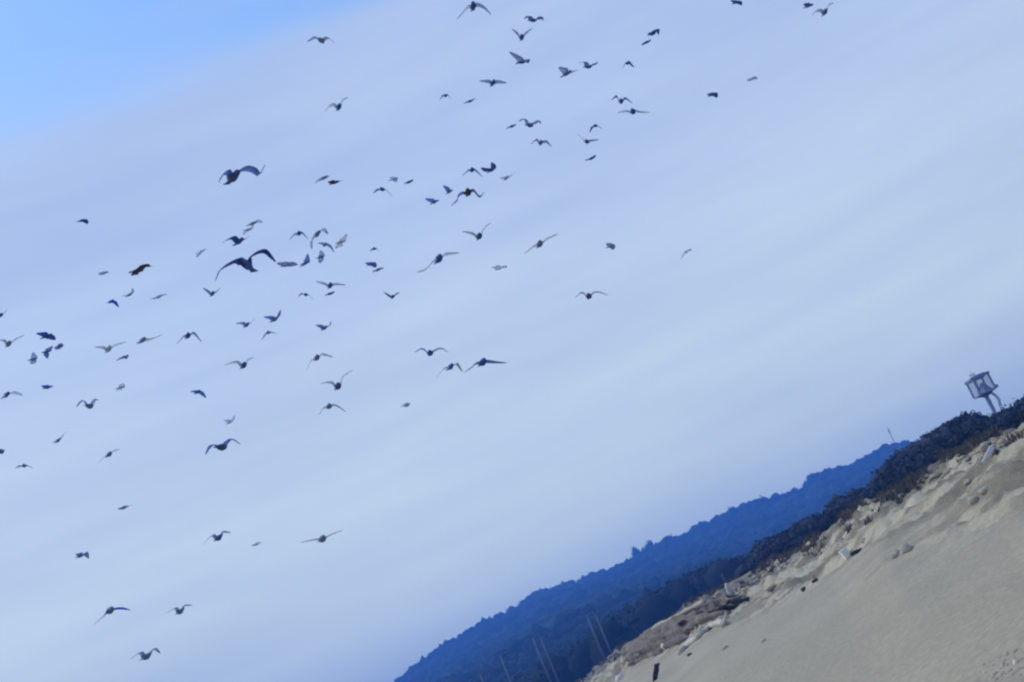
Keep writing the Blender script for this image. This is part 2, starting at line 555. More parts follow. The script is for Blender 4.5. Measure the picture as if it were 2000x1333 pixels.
def crowns(name, pts, sx, sz, material, leaf=0, leaf_size=0.8):
    """pts: (n,3) ground points; sx, sz: crown half width / total height arrays. Joined into one mesh."""
    n = len(pts)
    Vs, Fs = [], []
    nv = len(IV)
    for i in range(n):
        c = CROWNS[i % 12]
        a = rng.uniform(0, 6.28)
        ca, sa = math.cos(a), math.sin(a)
        x = (c[:, 0] * ca - c[:, 1] * sa) * sx[i]; y = (c[:, 0] * sa + c[:, 1] * ca) * sx[i]
        z = c[:, 2] * sz[i] * 0.55 + sz[i] * 0.5
        Vs.append(np.stack([x, y, z], -1) + pts[i])
    Vv = np.concatenate(Vs)
    Fv = np.concatenate([IF + i * nv for i in range(n)])
    if leaf:
        tot = n * leaf
        idx = np.repeat(np.arange(n), leaf)
        d = rng.normal(size=(tot, 3)); d /= np.linalg.norm(d, axis=1)[:, None]
        d[:, 2] = np.where(d[:, 2] < -0.3, -d[:, 2], d[:, 2])
        rad = rng.uniform(0.82, 1.22, tot)[:, None]
        ctr = np.asarray(pts)[idx] + d * rad * np.stack([sx[idx], sx[idx], sz[idx] * 0.55], -1) + np.stack([0 * sx[idx], 0 * sx[idx], sz[idx] * 0.5], -1)
        t1 = rng.normal(size=(tot, 3)); t1 /= np.linalg.norm(t1, axis=1)[:, None]
        t2 = np.cross(t1, rng.normal(size=(tot, 3))); t2 /= np.linalg.norm(t2, axis=1)[:, None]
        ls = leaf_size * rng.uniform(0.5, 1.2, tot)[:, None]
        tri = np.stack([ctr - t1 * ls * 0.5, ctr + t1 * ls * 0.5, ctr + t2 * ls * 0.9], 1).reshape(-1, 3)
        b = len(Vv)
        Vv = np.concatenate([Vv, tri]); Fv = np.concatenate([Fv, np.arange(tot * 3).reshape(-1, 3) + b])
    return mesh_np(name, Vv, Fv, material)


def scatter(a0, a1, r0, r1, sp):
    area = math.radians(a1 - a0) * (r1 * r1 - r0 * r0) / 2
    n = int(area / sp / sp)
    az = rng.uniform(a0, a1, n); r = np.sqrt(rng.uniform(r0 * r0, r1 * r1, n))
    return az, r


def place(az, r, dz=0.0):
    z = ground_parts(az, r)[0]
    return np.stack([r * np.sin(np.radians(az)), r * np.cos(np.radians(az)), z + dz], -1)


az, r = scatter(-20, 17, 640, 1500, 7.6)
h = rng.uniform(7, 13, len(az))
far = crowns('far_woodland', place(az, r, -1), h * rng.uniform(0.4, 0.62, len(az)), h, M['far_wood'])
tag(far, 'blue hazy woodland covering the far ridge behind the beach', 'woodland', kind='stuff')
az = np.arange(-20, 13, 0.19) + rng.uniform(-0.08, 0.08, len(np.arange(-20, 13, 0.19)))
r = np.full(len(az), 1500.0) + rng.uniform(-14, 8, len(az))
h = rng.uniform(9, 13.2, len(az))
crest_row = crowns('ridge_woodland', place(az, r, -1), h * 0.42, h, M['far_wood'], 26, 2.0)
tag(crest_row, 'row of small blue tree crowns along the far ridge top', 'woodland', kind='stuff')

az, r = scatter(-15, 12, 268, 620, 5.0)
h = rng.uniform(5, 9.5, len(az))
pm = place(az, r, -0.8)
h = np.clip(np.minimum(h, CAM.z + r * ip(MIDL, az) - pm[:, 2] + 0.4), 1.2, None)
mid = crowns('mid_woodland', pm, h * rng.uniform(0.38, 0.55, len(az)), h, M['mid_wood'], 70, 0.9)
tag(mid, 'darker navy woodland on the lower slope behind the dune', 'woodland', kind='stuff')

# scrub thicket right behind the dune
az = rng.uniform(0, 24, 620)
D = crest_dist(az)
r = D + 4 + 66 * rng.uniform(0, 1, 620) ** 0.8
room = (ip(VEGL, az) - ip(CREST, az)) * (D + 60)
keep = room > 1.2
az, r, D, room = az[keep], r[keep], D[keep], room[keep]
pts = place(az, r, -0.2)
top = CAM.z + r * (ip(CREST, az) + (ip(VEGL, az) - ip(CREST, az)) * np.clip((r - D) / 60, 0.12, 1.0))
h = np.clip(top - pts[:, 2], 0.6, 4.2) * rng.uniform(0.8, 1.02, len(az))
scrub = crowns('scrub', pts, np.clip(h * 0.62, 0.6, 1.9), h, M['scrub'], 210, 0.34)
tag(scrub, 'dark tangled scrub along the top of the sandy bank', 'scrub', kind='stuff')


def leaf_crown(sx, sz, nleaf, size, seed, base=0.25):
    g = np.random.default_rng(seed)
    Vv = lumpy(IV, seed, 0.3) * np.array([sx * 0.72, sx * 0.72, sz * 0.36]) + np.array([0, 0, sz * (base + 0.4)])
    Fv = IF
    lob = g.normal(size=(9, 3)); lob /= np.linalg.norm(lob, axis=1)[:, None]
    lob[:, 2] = np.abs(lob[:, 2]) * 0.9 - 0.2
    k = g.integers(0, 9, nleaf)
    d = lob[k] * 0.62 + g.normal(size=(nleaf, 3)) * 0.24
    ctr = d * np.array([sx, sx, sz * 0.5]) + np.array([0, 0, sz * (base + 0.36)])
    t1 = g.normal(size=(nleaf, 3)); t1 /= np.linalg.norm(t1, axis=1)[:, None]
    t2 = np.cross(t1, g.normal(size=(nleaf, 3))); t2 /= np.linalg.norm(t2, axis=1)[:, None]
    ls = size * g.uniform(0.5, 1.2, nleaf)[:, None]
    tri = np.stack([ctr - t1 * ls * .5, ctr + t1 * ls * .5, ctr + t2 * ls * .9], 1).reshape(-1, 3)
    b = len(Vv)
    return np.concatenate([Vv, tri]), np.concatenate([Fv, np.arange(nleaf * 3).reshape(-1, 3) + b])


def tree(px, py, dist, sx, sz, label, material, size, nleaf, seed, group):
    """a tree whose top shows at the photo point"""
    p = at(px, py, dist)
    azd = math.degrees(math.atan2(p.x, p.y))
    g = gz(azd, dist)
    H = max(p.z - g, sz * 0.9)
    o = empty('tree', (p.x, p.y, g - 0.1))
    tag(o, label, 'tree', group)
    s = Shape()
    s.tube([(0, 0, -0.4), (0.05 * sx, 0, H * 0.35), (-0.04 * sx, 0.05, H * 0.75)], [0.05 * H, 0.035 * H, 0.012 * H], 8)
    for k in range(4):
        w = k * 1.7 + seed
        s.tube([(0, 0, H * 0.3), (math.cos(w) * sx * 0.5, math.sin(w) * sx * 0.5, H * 0.62)], [0.02 * H, 0.006 * H], 6)
    s.build('trunk', M['bark'], o, True)
    Vv, Fv = leaf_crown(sx, sz, nleaf, size, seed, 0.0)
    zt = Vv[:, 2].max()
    Vv[:, 2] += H - zt
    mesh_np('crown', Vv, Fv, material, parent=o)
    return o


G1 = 'trees on the skyline of the scrub behind the bank'
for i, a in enumerate([
    (1864, 813, 128, 1.7, 3.2, 'dark peaked tree topping the scrub left of the tower'),
    (1893, 813, 130, 1.4, 2.8, 'second dark peaked tree between the first peak and the tower'),
    (1920, 822, 131, 1.3, 2.6, 'low dark tree just left of the foot of the tower'),
    (1966, 804, 130, 1.6, 3.0, 'dark bushy tree just right of the foot of the tower'),
    (1992, 779, 126, 2.1, 3.6, 'broad dark tree rising at the right edge of the photo'),
    (1803, 856, 136, 1.7, 3.0, 'dark tree where the scrub first rises above the blue ridge'),
    (1730, 906, 142, 1.9, 3.2, 'dark tree in front of the blue ridge, below the faint mast'),
    (1652, 966, 160, 2.0, 3.2, 'dark bushy tree above the white box on the sand'),
    (1562, 1020, 178, 2.2, 3.4, 'leftmost brownish dark tree of the scrub, above a sandy notch'),
]):
    tree(*a, M['shrub_leaf'], 0.3, 1500, 40 + i, G1)
G2 = 'single trees standing out on the far ridge'
for i, a in enumerate([
    (1236, 1066, 1490, 5.2, 21.0, 'small upright blue tree knob on the ridge, left one of two'),
    (1263, 1055, 1490, 6.0, 18.0, 'leaning low blue tree on the ridge, right beside the upright knob'),
    (1300, 1045, 1490, 6.5, 9.0, 'rounded blue tree on the ridge right of the two knobs'),
    (1364, 1017, 1490, 3.4, 13.0, 'tiny blue tree under the dark speck on the ridge'),
    (1581, 925, 1490, 8.0, 17.0, 'tall blue tree making the sharp step in the far ridge'),
    (1604, 917, 1490, 8.0, 15.0, 'blue tree right behind the sharp step in the far ridge'),
    (1020, 1170, 1490, 6.5, 11.0, 'blue tree at the low step near the left of the ridge'),
    (1485, 967, 1490, 6.0, 10.0, 'blue bump of a tree in the middle of the ridge line'),
]):
    tree(*a, M['far_wood'], 2.2, 420, 70 + i, G2)

# dune grass: tufts of dry blades at the brow of the bank
gv, gf = [], []
cnt = 0
for k in range(3600):
    a = rng.uniform(-3, 21)
    D0 = float(crest_dist(a))
    rr = D0 * (1.06 - min(0.26, rng.exponential(0.075)))
    if vnoise(a * 1.5, rr * 0.08, 91) < 0.5: continue
    x, y = rr * math.sin(R(a)), rr * math.cos(R(a))
    z = gz(a, rr)
    hh = rng.uniform(0.25, 0.6)
    for b in range(9):
        w = rng.uniform(0, 6.28); ln = rng.uniform(0.1, 0.35); wd = 0.03 + 0.0002 * rr
        bx, by = x + rng.uniform(-.15, .15), y + rng.uniform(-.15, .15)
        px_, py_ = -math.sin(w) * wd, math.cos(w) * wd
        gv += [(bx - px_, by - py_, z - .03), (bx + px_, by + py_, z - .03), (bx + math.cos(w) * ln, by + math.sin(w) * ln, z + hh * rng.uniform(.6, 1))]
        gf.append((cnt, cnt + 1, cnt + 2)); cnt += 3
grass = mesh_np('dune_grass', gv, gf, M['dry_grass'])
tag(grass, 'dry brownish dune grass along the brow of the bank', 'grass', kind='stuff')

# ------------------------------------------------------------------ things on the sand
def boulder(name, px, py, wpx, hpx, material, label, cat, group=None, seed=1, depth=1.0, rot=0.0, sink=0.7, rmin=12):
    p, r = on_ground(px, py + hpx * 0.45, rmin)
    sc = r / FPX * 1.03
    v = lumpy(IV3, seed, 0.22, 1.9)
    v = v * np.array([wpx * sc / 2, wpx * sc / 2 * depth, hpx * sc / 2])
    az_ = -math.atan2(p.x, p.y)
    o = mesh_np(name, v, IF3, material, smooth=True)
    o.location = (p.x, p.y, p.z + hpx * sc / 2 * (1 - sink))
    o.rotation_euler = (0, rot, az_)
    return tag(o, label, cat, group)


SG = 'pale stones lying on the sandy bank'
boulder('stone', 1300, 1259, 14, 15, M['white_stone'], 'white oval stone in the brown patch left of the driftwood log', 'stone', SG, 3, rot=R(-10))
boulder('stone', 1211, 1322, 16, 13, M['white_stone'], 'white rounded stone low on the bank near the bottom edge', 'stone', SG, 4, rot=R(-15))
boulder('stone', 1772, 1068, 24, 22, M['pale_stone'], 'pale elongated stone on the smooth sand, upper one of a pair', 'stone', SG, 5)
boulder('stone', 1751, 1081, 20, 15, M['pale_stone'], 'pale flat stone touching the elongated one from below', 'stone', SG, 6)
boulder('stone', 1688, 1054, 13, 10, M['pale_stone'], 'small pale stone right above the white box', 'stone', SG, 7)
boulder('stone', 1904, 972, 24, 16, M['pale_stone'], 'pale knobbly stone on the upper bank, left one of two', 'stone', SG, 8)
boulder('stone', 1925, 955, 22, 14, M['pale_stone'], 'pale knobbly stone on the upper bank, right one of two', 'stone', SG, 9)
boulder('stone', 1752, 958, 16, 11, M['pale_stone'], 'pale stone at the brow of the bank below dark scrub', 'stone', SG, 10)
boulder('stone', 1892, 941, 15, 10, M['pale_stone'], 'pale stone in the dark hollow of the upper bank', 'stone', SG, 12)
boulder('stone', 1416, 1264, 14, 9, M['pale_stone'], 'flat pale stone alone on the sand right of the driftwood', 'stone', SG, 13)
boulder('stone', 1492, 1250, 12, 7, M['pale_stone'], 'faint flat pale stone low on the smooth sand', 'stone', SG, 14)
boulder('stone', 1984, 1292, 9, 11, M['white_stone'], 'small whitish stone in the gravel at the lower right corner', 'stone', SG, 15)
DG = 'dark stones on the sand'
boulder('stone', 1348, 1277, 11, 7, M['dark_stone'], 'small dark oval stone below the driftwood log', 'stone', DG, 16)
boulder('stone', 1570, 1149, 9, 9, M['dark_stone'], 'small dark stone on the sand, lower one of two', 'stone', DG, 17)
boulder('stone', 1592, 1133, 11, 7, M['dark_stone'], 'small dark stone on the sand, upper one of two', 'stone', DG, 18)
boulder('stone', 1512, 1146, 28, 10, M['grey_rock'], 'long dark grey stone in a hollow of the torn sand', 'stone', DG, 19)
boulder('stone', 1929, 873, 20, 13, M['grey_rock'], 'round dark stone beside the top of the white plank', 'stone', DG, 20)
boulder('stone', 1948, 880, 9, 13, M['dark_stone'], 'dark upright stone just right of the white plank', 'stone', DG, 21)


def spline_pts(pts, n=14):
    P = [Vector(p) for p in pts]
    P = [P[0] * 2 - P[1]] + P + [P[-1] * 2 - P[-2]]
    o = []
    seg = len(P) - 3
    for k in range(n + 1):
        u = k / n * seg
        i = min(int(u), seg - 1); t_ = u - i
        a, b, c, d = P[i:i + 4]
        o.append(0.5 * ((2 * b) + (c - a) * t_ + (2 * a - 5 * b + 4 * c - d) * t_ ** 2 + (3 * b - a - 3 * c + d) * t_ ** 3))
    return o


# bent bleached log
pp = [on_ground(*q)[0] for q in ((1328, 1280), (1345, 1264), (1368, 1247), (1390, 1228), (1408, 1221), (1416, 1224))]
o = empty('driftwood_log', pp[2])
tag(o, 'long pale bent driftwood log lying on the bank', 'driftwood')
pts = spline_pts([q - pp[2] + Vector((0, 0, 0.12)) for q in pp], 18)
rad = [0.17 + 0.05 * math.sin(k * 1.9) + 0.04 * math.sin(k * 4.3) for k in range(19)]
rad[0] = 0.15; rad[-1] = 0.2
Shape().tube(pts, rad, 9).build('trunk', M['driftwood'], o, True)
k = pts[-1]
Shape().tube([k + Vector((0, 0, 0.02)), k + Vector((0.25, -0.1, 0.3)), k + Vector((0.3, -0.1, 0.55))], [0.13, 0.09, 0.03], 7).build('branch_stub', M['driftwood'], o, True)
Shape().tube([pts[9], pts[9] + Vector((-0.2, 0.1, 0.38))], [0.1, 0.04], 7).build('branch_stub', M['driftwood'], o, True)

# black stump of a log
p, r = on_ground(1286, 1325)
o = empty('charred_log', p)
tag(o, 'short black log standing askew in the sand near the bottom', 'log')
sc = r / FPX
Shape().tube([(-9 * sc, 0, -4 * sc), (-4 * sc, 0, 6 * sc), (3 * sc, 0.02, 16 * sc), (7 * sc, 0.05, 25 * sc)], [4.0 * sc, 5 * sc, 5.2 * sc, 4.6 * sc], 9).build('trunk', M['dark_wood'], o, True)
Shape().tube([(6 * sc, 0, 22 * sc), (13 * sc, 0, 24 * sc)], [3.4 * sc, 2 * sc], 7).build('branch_stub', M['dark_wood'], o, True)

# white box with a dark stick beside it
p, r = on_ground(1655, 1090)
sc = r / FPX
o = empty('white_box', p + Vector((0, 0, -0.03)), -math.atan2(p.x, p.y) + 0.3)
tag(o, 'white plastic box half sunk in the bank, a dark stick beside it', 'box')
rt = Matrix.Rotation(R(-14), 3, 'Y')
Shape().box((0, 0, 9 * sc), (13 * sc, 11 * sc, 18 * sc), rt, 1.08, 0.1).build('body', M['white_paint'], o)
Shape().box(rt @ Vector((0, 0, 9 * sc)) + Vector((0, 0, 9 * sc)), (15.5 * sc, 13 * sc, 2.4 * sc), rt, 1.0, 0.2).build('rim', M['white_paint'], o)
p2, r2 = on_ground(1664, 1087)
d2 = at(1683, 1071, r2 + 0.15) - p2
o = Shape().tube([(0, 0, 0.02), d2 * 0.35 + Vector((0, 0, .03)), d2 * 0.75, d2], [5 * sc, 4.6 * sc, 2.6 * sc, 1.0 * sc], 8).build('driftwood_stick', M['dark_wood'], None, True)
o.location = p2
tag(o, 'dark tapering stick of driftwood right beside the white box', 'stick')

# leaning white plank
p, r = on_ground(1924, 905)
d = at(1938, 872, r + 0.1) - p
sc = r / FPX
o = empty('plank', p)
tag(o, 'leaning white plank planted in the upper bank below the tower', 'plank')
z = d.normalized(); x = XC.copy(); x = (x - z * x.dot(z)).normalized(); y = z.cross(x)
rot = Matrix((x, y, z)).transposed()
s = Shape()
s.box(d * 0.48, (12 * sc, 3 * sc, d.length * 1.0), rot, 0.8, 0.25)
s.build('board', M['white_paint'], o)
Shape().box(d * 1.02, (5.5 * sc, 2.6 * sc, d.length * 0.22), rot, 0.5, 0.2).build('pointed_tip', M['white_paint'], o)

# white post with a thin rod
p, r = on_ground(1428, 1164)
sc = r / FPX
o = empty('marker_post', p)
tag(o, 'short pale post with a thin rod on top at the bank edge', 'post')
Shape().tube([(0, 0, -0.3), (0, 0, 6 * sc), (0, 0, 18 * sc), (0, 0, 25 * sc)], [4.5 * sc, 5 * sc, 4.4 * sc, 2.2 * sc], 10).build('post', M['driftwood'], o, True)
Shape().tube([(0, 0, 24 * sc), (0, 0, 44 * sc)], [1.5 * sc, 0.9 * sc], 8).build('rod', M['pale_metal'], o, True)
boulder('sand_mound', 1446, 1170, 40, 22, sand, 'pale lumpy mound at the foot of the pale marker post', 'mound', None, 25)

# long low rock outcrop with a pale ledge on top
pa, ra = on_ground(1228, 1296); pb, rb = on_ground(1392, 1214)
o = empty('rock_outcrop', pa)
tag(o, 'long low grey brown outcrop with a pale ledge along its top', 'rock')
axis = pb - pa
side = Vector((axis.y, -axis.x, 0)).normalized()
mid_ = (pa + pb) / 2
Lh = axis.length * 0.56
dirn = Vector((axis.x, axis.y, 0)).normalized()
v = IV5 / ((np.abs(IV5) ** 3.2).sum(1) ** (1 / 3.2))[:, None]
nn = fbm(v[:, 0] * 6 + 5, v[:, 1] * 3 + v[:, 2] * 3.4, 9, 5, 0.6)
n2 = fbm(v[:, 0] * 13, v[:, 2] * 9 + v[:, 1] * 4, 29, 3, 0.6)
v = v * (1 + 0.26 * nn + 0.12 * n2)[:, None]
Vv, lt = [], []
for x_, y_, z_ in v:
    u = min(max(x_ * 0.5 + 0.5, 0), 1)
    gq = pa + axis * u
    q = mid_ + dirn * (x_ * Lh) - side * (y_ * 1.5 + 0.9)
    tp = at(1212 + 160 * u, 1262 - 84 * u, math.hypot(gq.x, gq.y) + 1.5)
    hg = max(0.2, tp.z - gq.z)
    Vv.append((q.x - pa.x, q.y - pa.y, gq.z - pa.z + z_ * hg))
mesh_np('rock_face', Vv, IF5, M['grey_rock'], None, o)
for k in range(30):
    u = 0.44 + 0.5 * k / 29
    gq = pa + axis * u
    tp = at(1212 + 160 * u, 1262 - 84 * u, math.hypot(gq.x, gq.y) + 1.5)
    q = mid_ + dirn * ((u * 2 - 1) * Lh) - side * 0.1
    lt.append(Vector((q.x, q.y, gq.z + (tp.z - gq.z) * 0.98)) - pa)
Shape().tube(lt, [0.13 + 0.10 * float(fbm(k * 0.3, 2.2, 3, 2)) for k in range(30)], 8).build('ledge', M['pale_stone'], o, True)

# clods of sand broken off the ledges
cv, cs = [], []
for k in range(9000):
    a = rng.uniform(-3, 20.5); rr = float(crest_dist(a)) * rng.uniform(0.6, 1.03)
    x_, y_ = rr * math.sin(R(a)), rr * math.cos(R(a))
    if fbm(x_ * 0.16, y_ * 0.05, 95, 3) < 0.12 - 0.1 * (rr > 100): continue
    cv.append((x_, y_, gz(a, rr))); cs.append(min(0.24, 0.05 + rng.exponential(0.05)))
    if len(cv) >= 1500: break
Vs = np.concatenate([CROWNS[i % 12] * np.array([c * 1.3, c * 2.2, c * 0.62]) + np.array(q) for i, (q, c) in enumerate(zip(cv, cs))])
Fs = np.concatenate([IF + i * len(IV) for i in range(len(cv))])
cl = mesh_np('sand_clods', Vs, Fs, sand, smooth=True)
tag(cl, 'broken clods of sand strewn over the torn upper bank', 'sand', kind='stuff')

# gravel at the lower right corner
pts, sxs = [], []
for k in range(900):
    px_, py_ = rng.uniform(1790, 2140), rng.uniform(1235, 1420)
    if (px_ - 1790) * 0.55 + (py_ - 1235) * 1.0 < 115 + 50 * vnoise(px_ * .02, py_ * .02, 4): continue
    p, r = on_ground(px_, py_, 5)
    pts.append(p); sxs.append(rng.choice([0.012, 0.018, 0.025, 0.036], p=[.35, .35, .2, .1]))
Vs = np.concatenate([lumpy(IV1, i % 9, .2) * np.array([s * 1.2, s, s * .7]) + np.array(q) for i, (q, s) in enumerate(zip(pts, sxs))])
Fs = np.concatenate([IF1 + i * len(IV1) for i in range(len(pts))])
gr = mesh_np('gravel', Vs, Fs, M['pale_stone'])
tag(gr, 'scattered pale gravel on the sand at the lower right', 'gravel', kind='stuff')

# ------------------------------------------------------------------ lookout tower
TD = 250.0
pb = at(1941, 803, TD)
zt = gz(math.degrees(math.atan2(pb.x, pb.y)), TD)
sc = TD / FPX * 0.97                      # metres per photo pixel at the tower
tw = empty('lookout_tower', (pb.x, pb.y, min(zt, pb.z - 2)), -math.atan2(pb.x, pb.y) + R(24))
tag(tw, 'slate grey lookout tower with open square frame on one column', 'tower')
b0 = pb.z - tw.location.z                # where the column leaves the trees
dk = b0 + 36 * sc                        # deck level
Shape().tube([(0, 0, -0.5), (0, 0, b0), (0, 0, b0 + 18 * sc), (0, 0, dk)], [4.6 * sc, 3.6 * sc, 4.4 * sc, 3.0 * sc], 10).build('column', M['slate_metal'], tw, True)
s = Shape()
s.tube([(0, 0, dk - 7 * sc), (0, 0, dk - 2 * sc), (0, 0, dk)], [3 * sc, 12 * sc, 17 * sc], 4)
s.build('bracket', M['slate_metal'], tw)
Shape().box((0, 0, dk + 1 * sc), (34 * sc, 34 * sc, 3.4 * sc)).build('deck', M['slate_metal'], tw)
W = 16.5 * sc
for sx_ in (-1, 1):
    for sy_ in (-1, 1):
        Shape().box((sx_ * W, sy_ * W, dk + 18 * sc), (3.2 * sc, 3.2 * sc, 32 * sc)).build('upright', M['slate_metal'], tw)
glass = bpy.data.materials.new('dusty_glass'); glass.use_nodes = True
gt = glass.node_tree; gp = gt.nodes['Principled BSDF']
gp.inputs['Base Color'].default_value = (0.35, 0.38, 0.46, 1); gp.inputs['Roughness'].default_value = 0.3
gtr = gt.nodes.new('ShaderNodeBsdfTransparent'); gmx = gt.nodes.new('ShaderNodeMixShader'); gmx.inputs[0].default_value = 0.16
gt.links.new(gtr.outputs[0], gmx.inputs[1]); gt.links.new(gp.outputs[0], gmx.inputs[2])
gt.links.new(gmx.outputs[0], gt.nodes['Material Output'].inputs['Surface'])
for k in range(4):
    c_, s_ = math.cos(k * math.pi / 2), math.sin(k * math.pi / 2)
    Shape().box((c_ * W, s_ * W, dk + 17.2 * sc), (W * 1.78, 0.5 * sc, 28 * sc), Matrix.Rotation(k * math.pi / 2 + math.pi / 2, 3, 'Z')).build('pane', glass, tw)
for k in range(2):
    Shape().box((0, (k * 2 - 1) * W, dk + 34 * sc), (40 * sc, 3.4 * sc, 5 * sc)).build('roof_beam', M['slate_metal'], tw)
    Shape().box(((k * 2 - 1) * W, 0, dk + 34.3 * sc), (3.0 * sc, 31 * sc, 4.4 * sc)).build('roof_beam', M['slate_metal'], tw)
Shape().box((2 * sc, 0, dk + 36.8 * sc), (24 * sc, 24 * sc, 4 * sc)).build('roof_hatch', M['slate_metal'], tw)
s = Shape()
s.tube([(2 * sc, 0, dk + 2.5 * sc), (2 * sc, 0, dk + 9 * sc), (4 * sc, 0, dk + 22 * sc)], [17 * sc, 13 * sc, 2.4 * sc], 4)
s.build('cabin', M['slate_metal'], tw)
Shape().tube([(-9 * sc, 0, dk + 3 * sc), (-6 * sc, -2 * sc, dk + 33 * sc)], 1.6 * sc, 6).build('brace', M['slate_metal'], tw, True)
Shape().box((W + 3 * sc, -W, dk + 4 * sc), (6.5 * sc, 6 * sc, 6.5 * sc)).build('floodlight', M['slate_metal'], tw)
s = Shape()
for k in (-1, 1):
    s.tube([(-6 * sc + k * 4 * sc, 0, dk + 36 * sc), (-6 * sc + k * 4.6 * sc, 0, dk + 46 * sc)], 0.55 * sc, 6)
s.tube([(-12 * sc, 0, dk + 43 * sc), (1 * sc, 0, dk + 43 * sc)], 0.55 * sc, 6)
s.tube([(-6 * sc, 0, dk + 36 * sc), (-6 * sc, 0, dk + 50 * sc)], 0.5 * sc, 6)
s.build('antenna', M['pale_metal'], tw, True)
s = Shape()
for k in (-1, 1):
    s.tube([(11 * sc, k * 3.6 * sc, dk - 1 * sc), (17 * sc, k * 3.6 * sc, dk - 9 * sc), (20 * sc, k * 3.6 * sc, dk - 20 * sc), (17 * sc, k * 3.6 * sc, dk - 27 * sc), (16 * sc, k * 3.6 * sc, 0)], 1.0 * sc, 6)
for k in range(8):
    u = k / 7
    xx = 13 * sc + 7 * sc * math.sin(u * 2.2)
    s.tube([(xx, -3.6 * sc, dk - 3 * sc - 26 * sc * u), (xx, 3.6 * sc, dk - 3 * sc - 26 * sc * u)], 0.7 * sc, 6)
s.build('ladder', M['slate_metal'], tw, True)

# ------------------------------------------------------------------ street lamps along the slope, mast on the ridge
LG = 'pale lamp posts in front of the dark woodland'
for i, (tx, ty, bx, by, lb) in enumerate([
    (938, 1318, 950, 1345, 'tip of a pale lamp post at the bottom, leftmost of all'),
    (977, 1280, 999, 1338, 'pale thick lamp post cut by the bottom edge'),
    (1041, 1247, 1068, 1314, 'left lamp post of the lower pair on the dark slope'),
    (1056, 1246, 1082, 1312, 'right lamp post of the lower pair on the dark slope'),
    (1146, 1203, 1168, 1262, 'left lamp post of the upper pair near the grey outcrop'),
    (1162, 1199, 1187, 1257, 'right lamp post of the upper pair near the grey outcrop'),
]):
    dist = 262.0
    pt_, pb_ = at(tx, ty, dist), at(bx, by, dist)
    g = gz(math.degrees(math.atan2(pb_.x, pb_.y)), dist)
    o = empty('lamp_post', (pt_.x, pt_.y, g))
    o.rotation_euler = (0, 0, -math.atan2(pt_.x, pt_.y))
    tag(o, lb, 'lamp post', LG)
    H = pt_.z - g
    Shape().tube([(0, 0, -0.5), (0, 0, H * 0.5), (0, 0, H)], [0.24, 0.2, 0.14], 8).build('pole', M['pale_metal'], o, True)
    Shape().tube([(0, 0, H - 0.15), (0.35, 0, H + 0.12), (0.9, 0, H + 0.15)], [0.1, 0.08, 0.07], 8).build('arm', M['pale_metal'], o, True)
    Shape().box((1.15, 0, H + 0.12), (0.7, 0.32, 0.2), None, 0.8).build('lamp_head', M['pale_metal'], o)
pt_, pb_ = at(1736, 834, 1480), at(1749, 868, 1480)
o = empty('mast', (pb_.x, pb_.y, pb_.z - 14))
tag(o, 'faint thin mast standing on the far blue ridge', 'mast')
H = pt_.z - pb_.z + 14
Shape().tube([(0, 0, 0), (0, 0, H)], [0.5, 0.25], 8).build('pole', M['pale_metal'], o, True)
Shape().box((0, 0, H * 0.86), (1.2, 1.0, 4.0)).build('antenna_panel', M['pale_metal'], o)

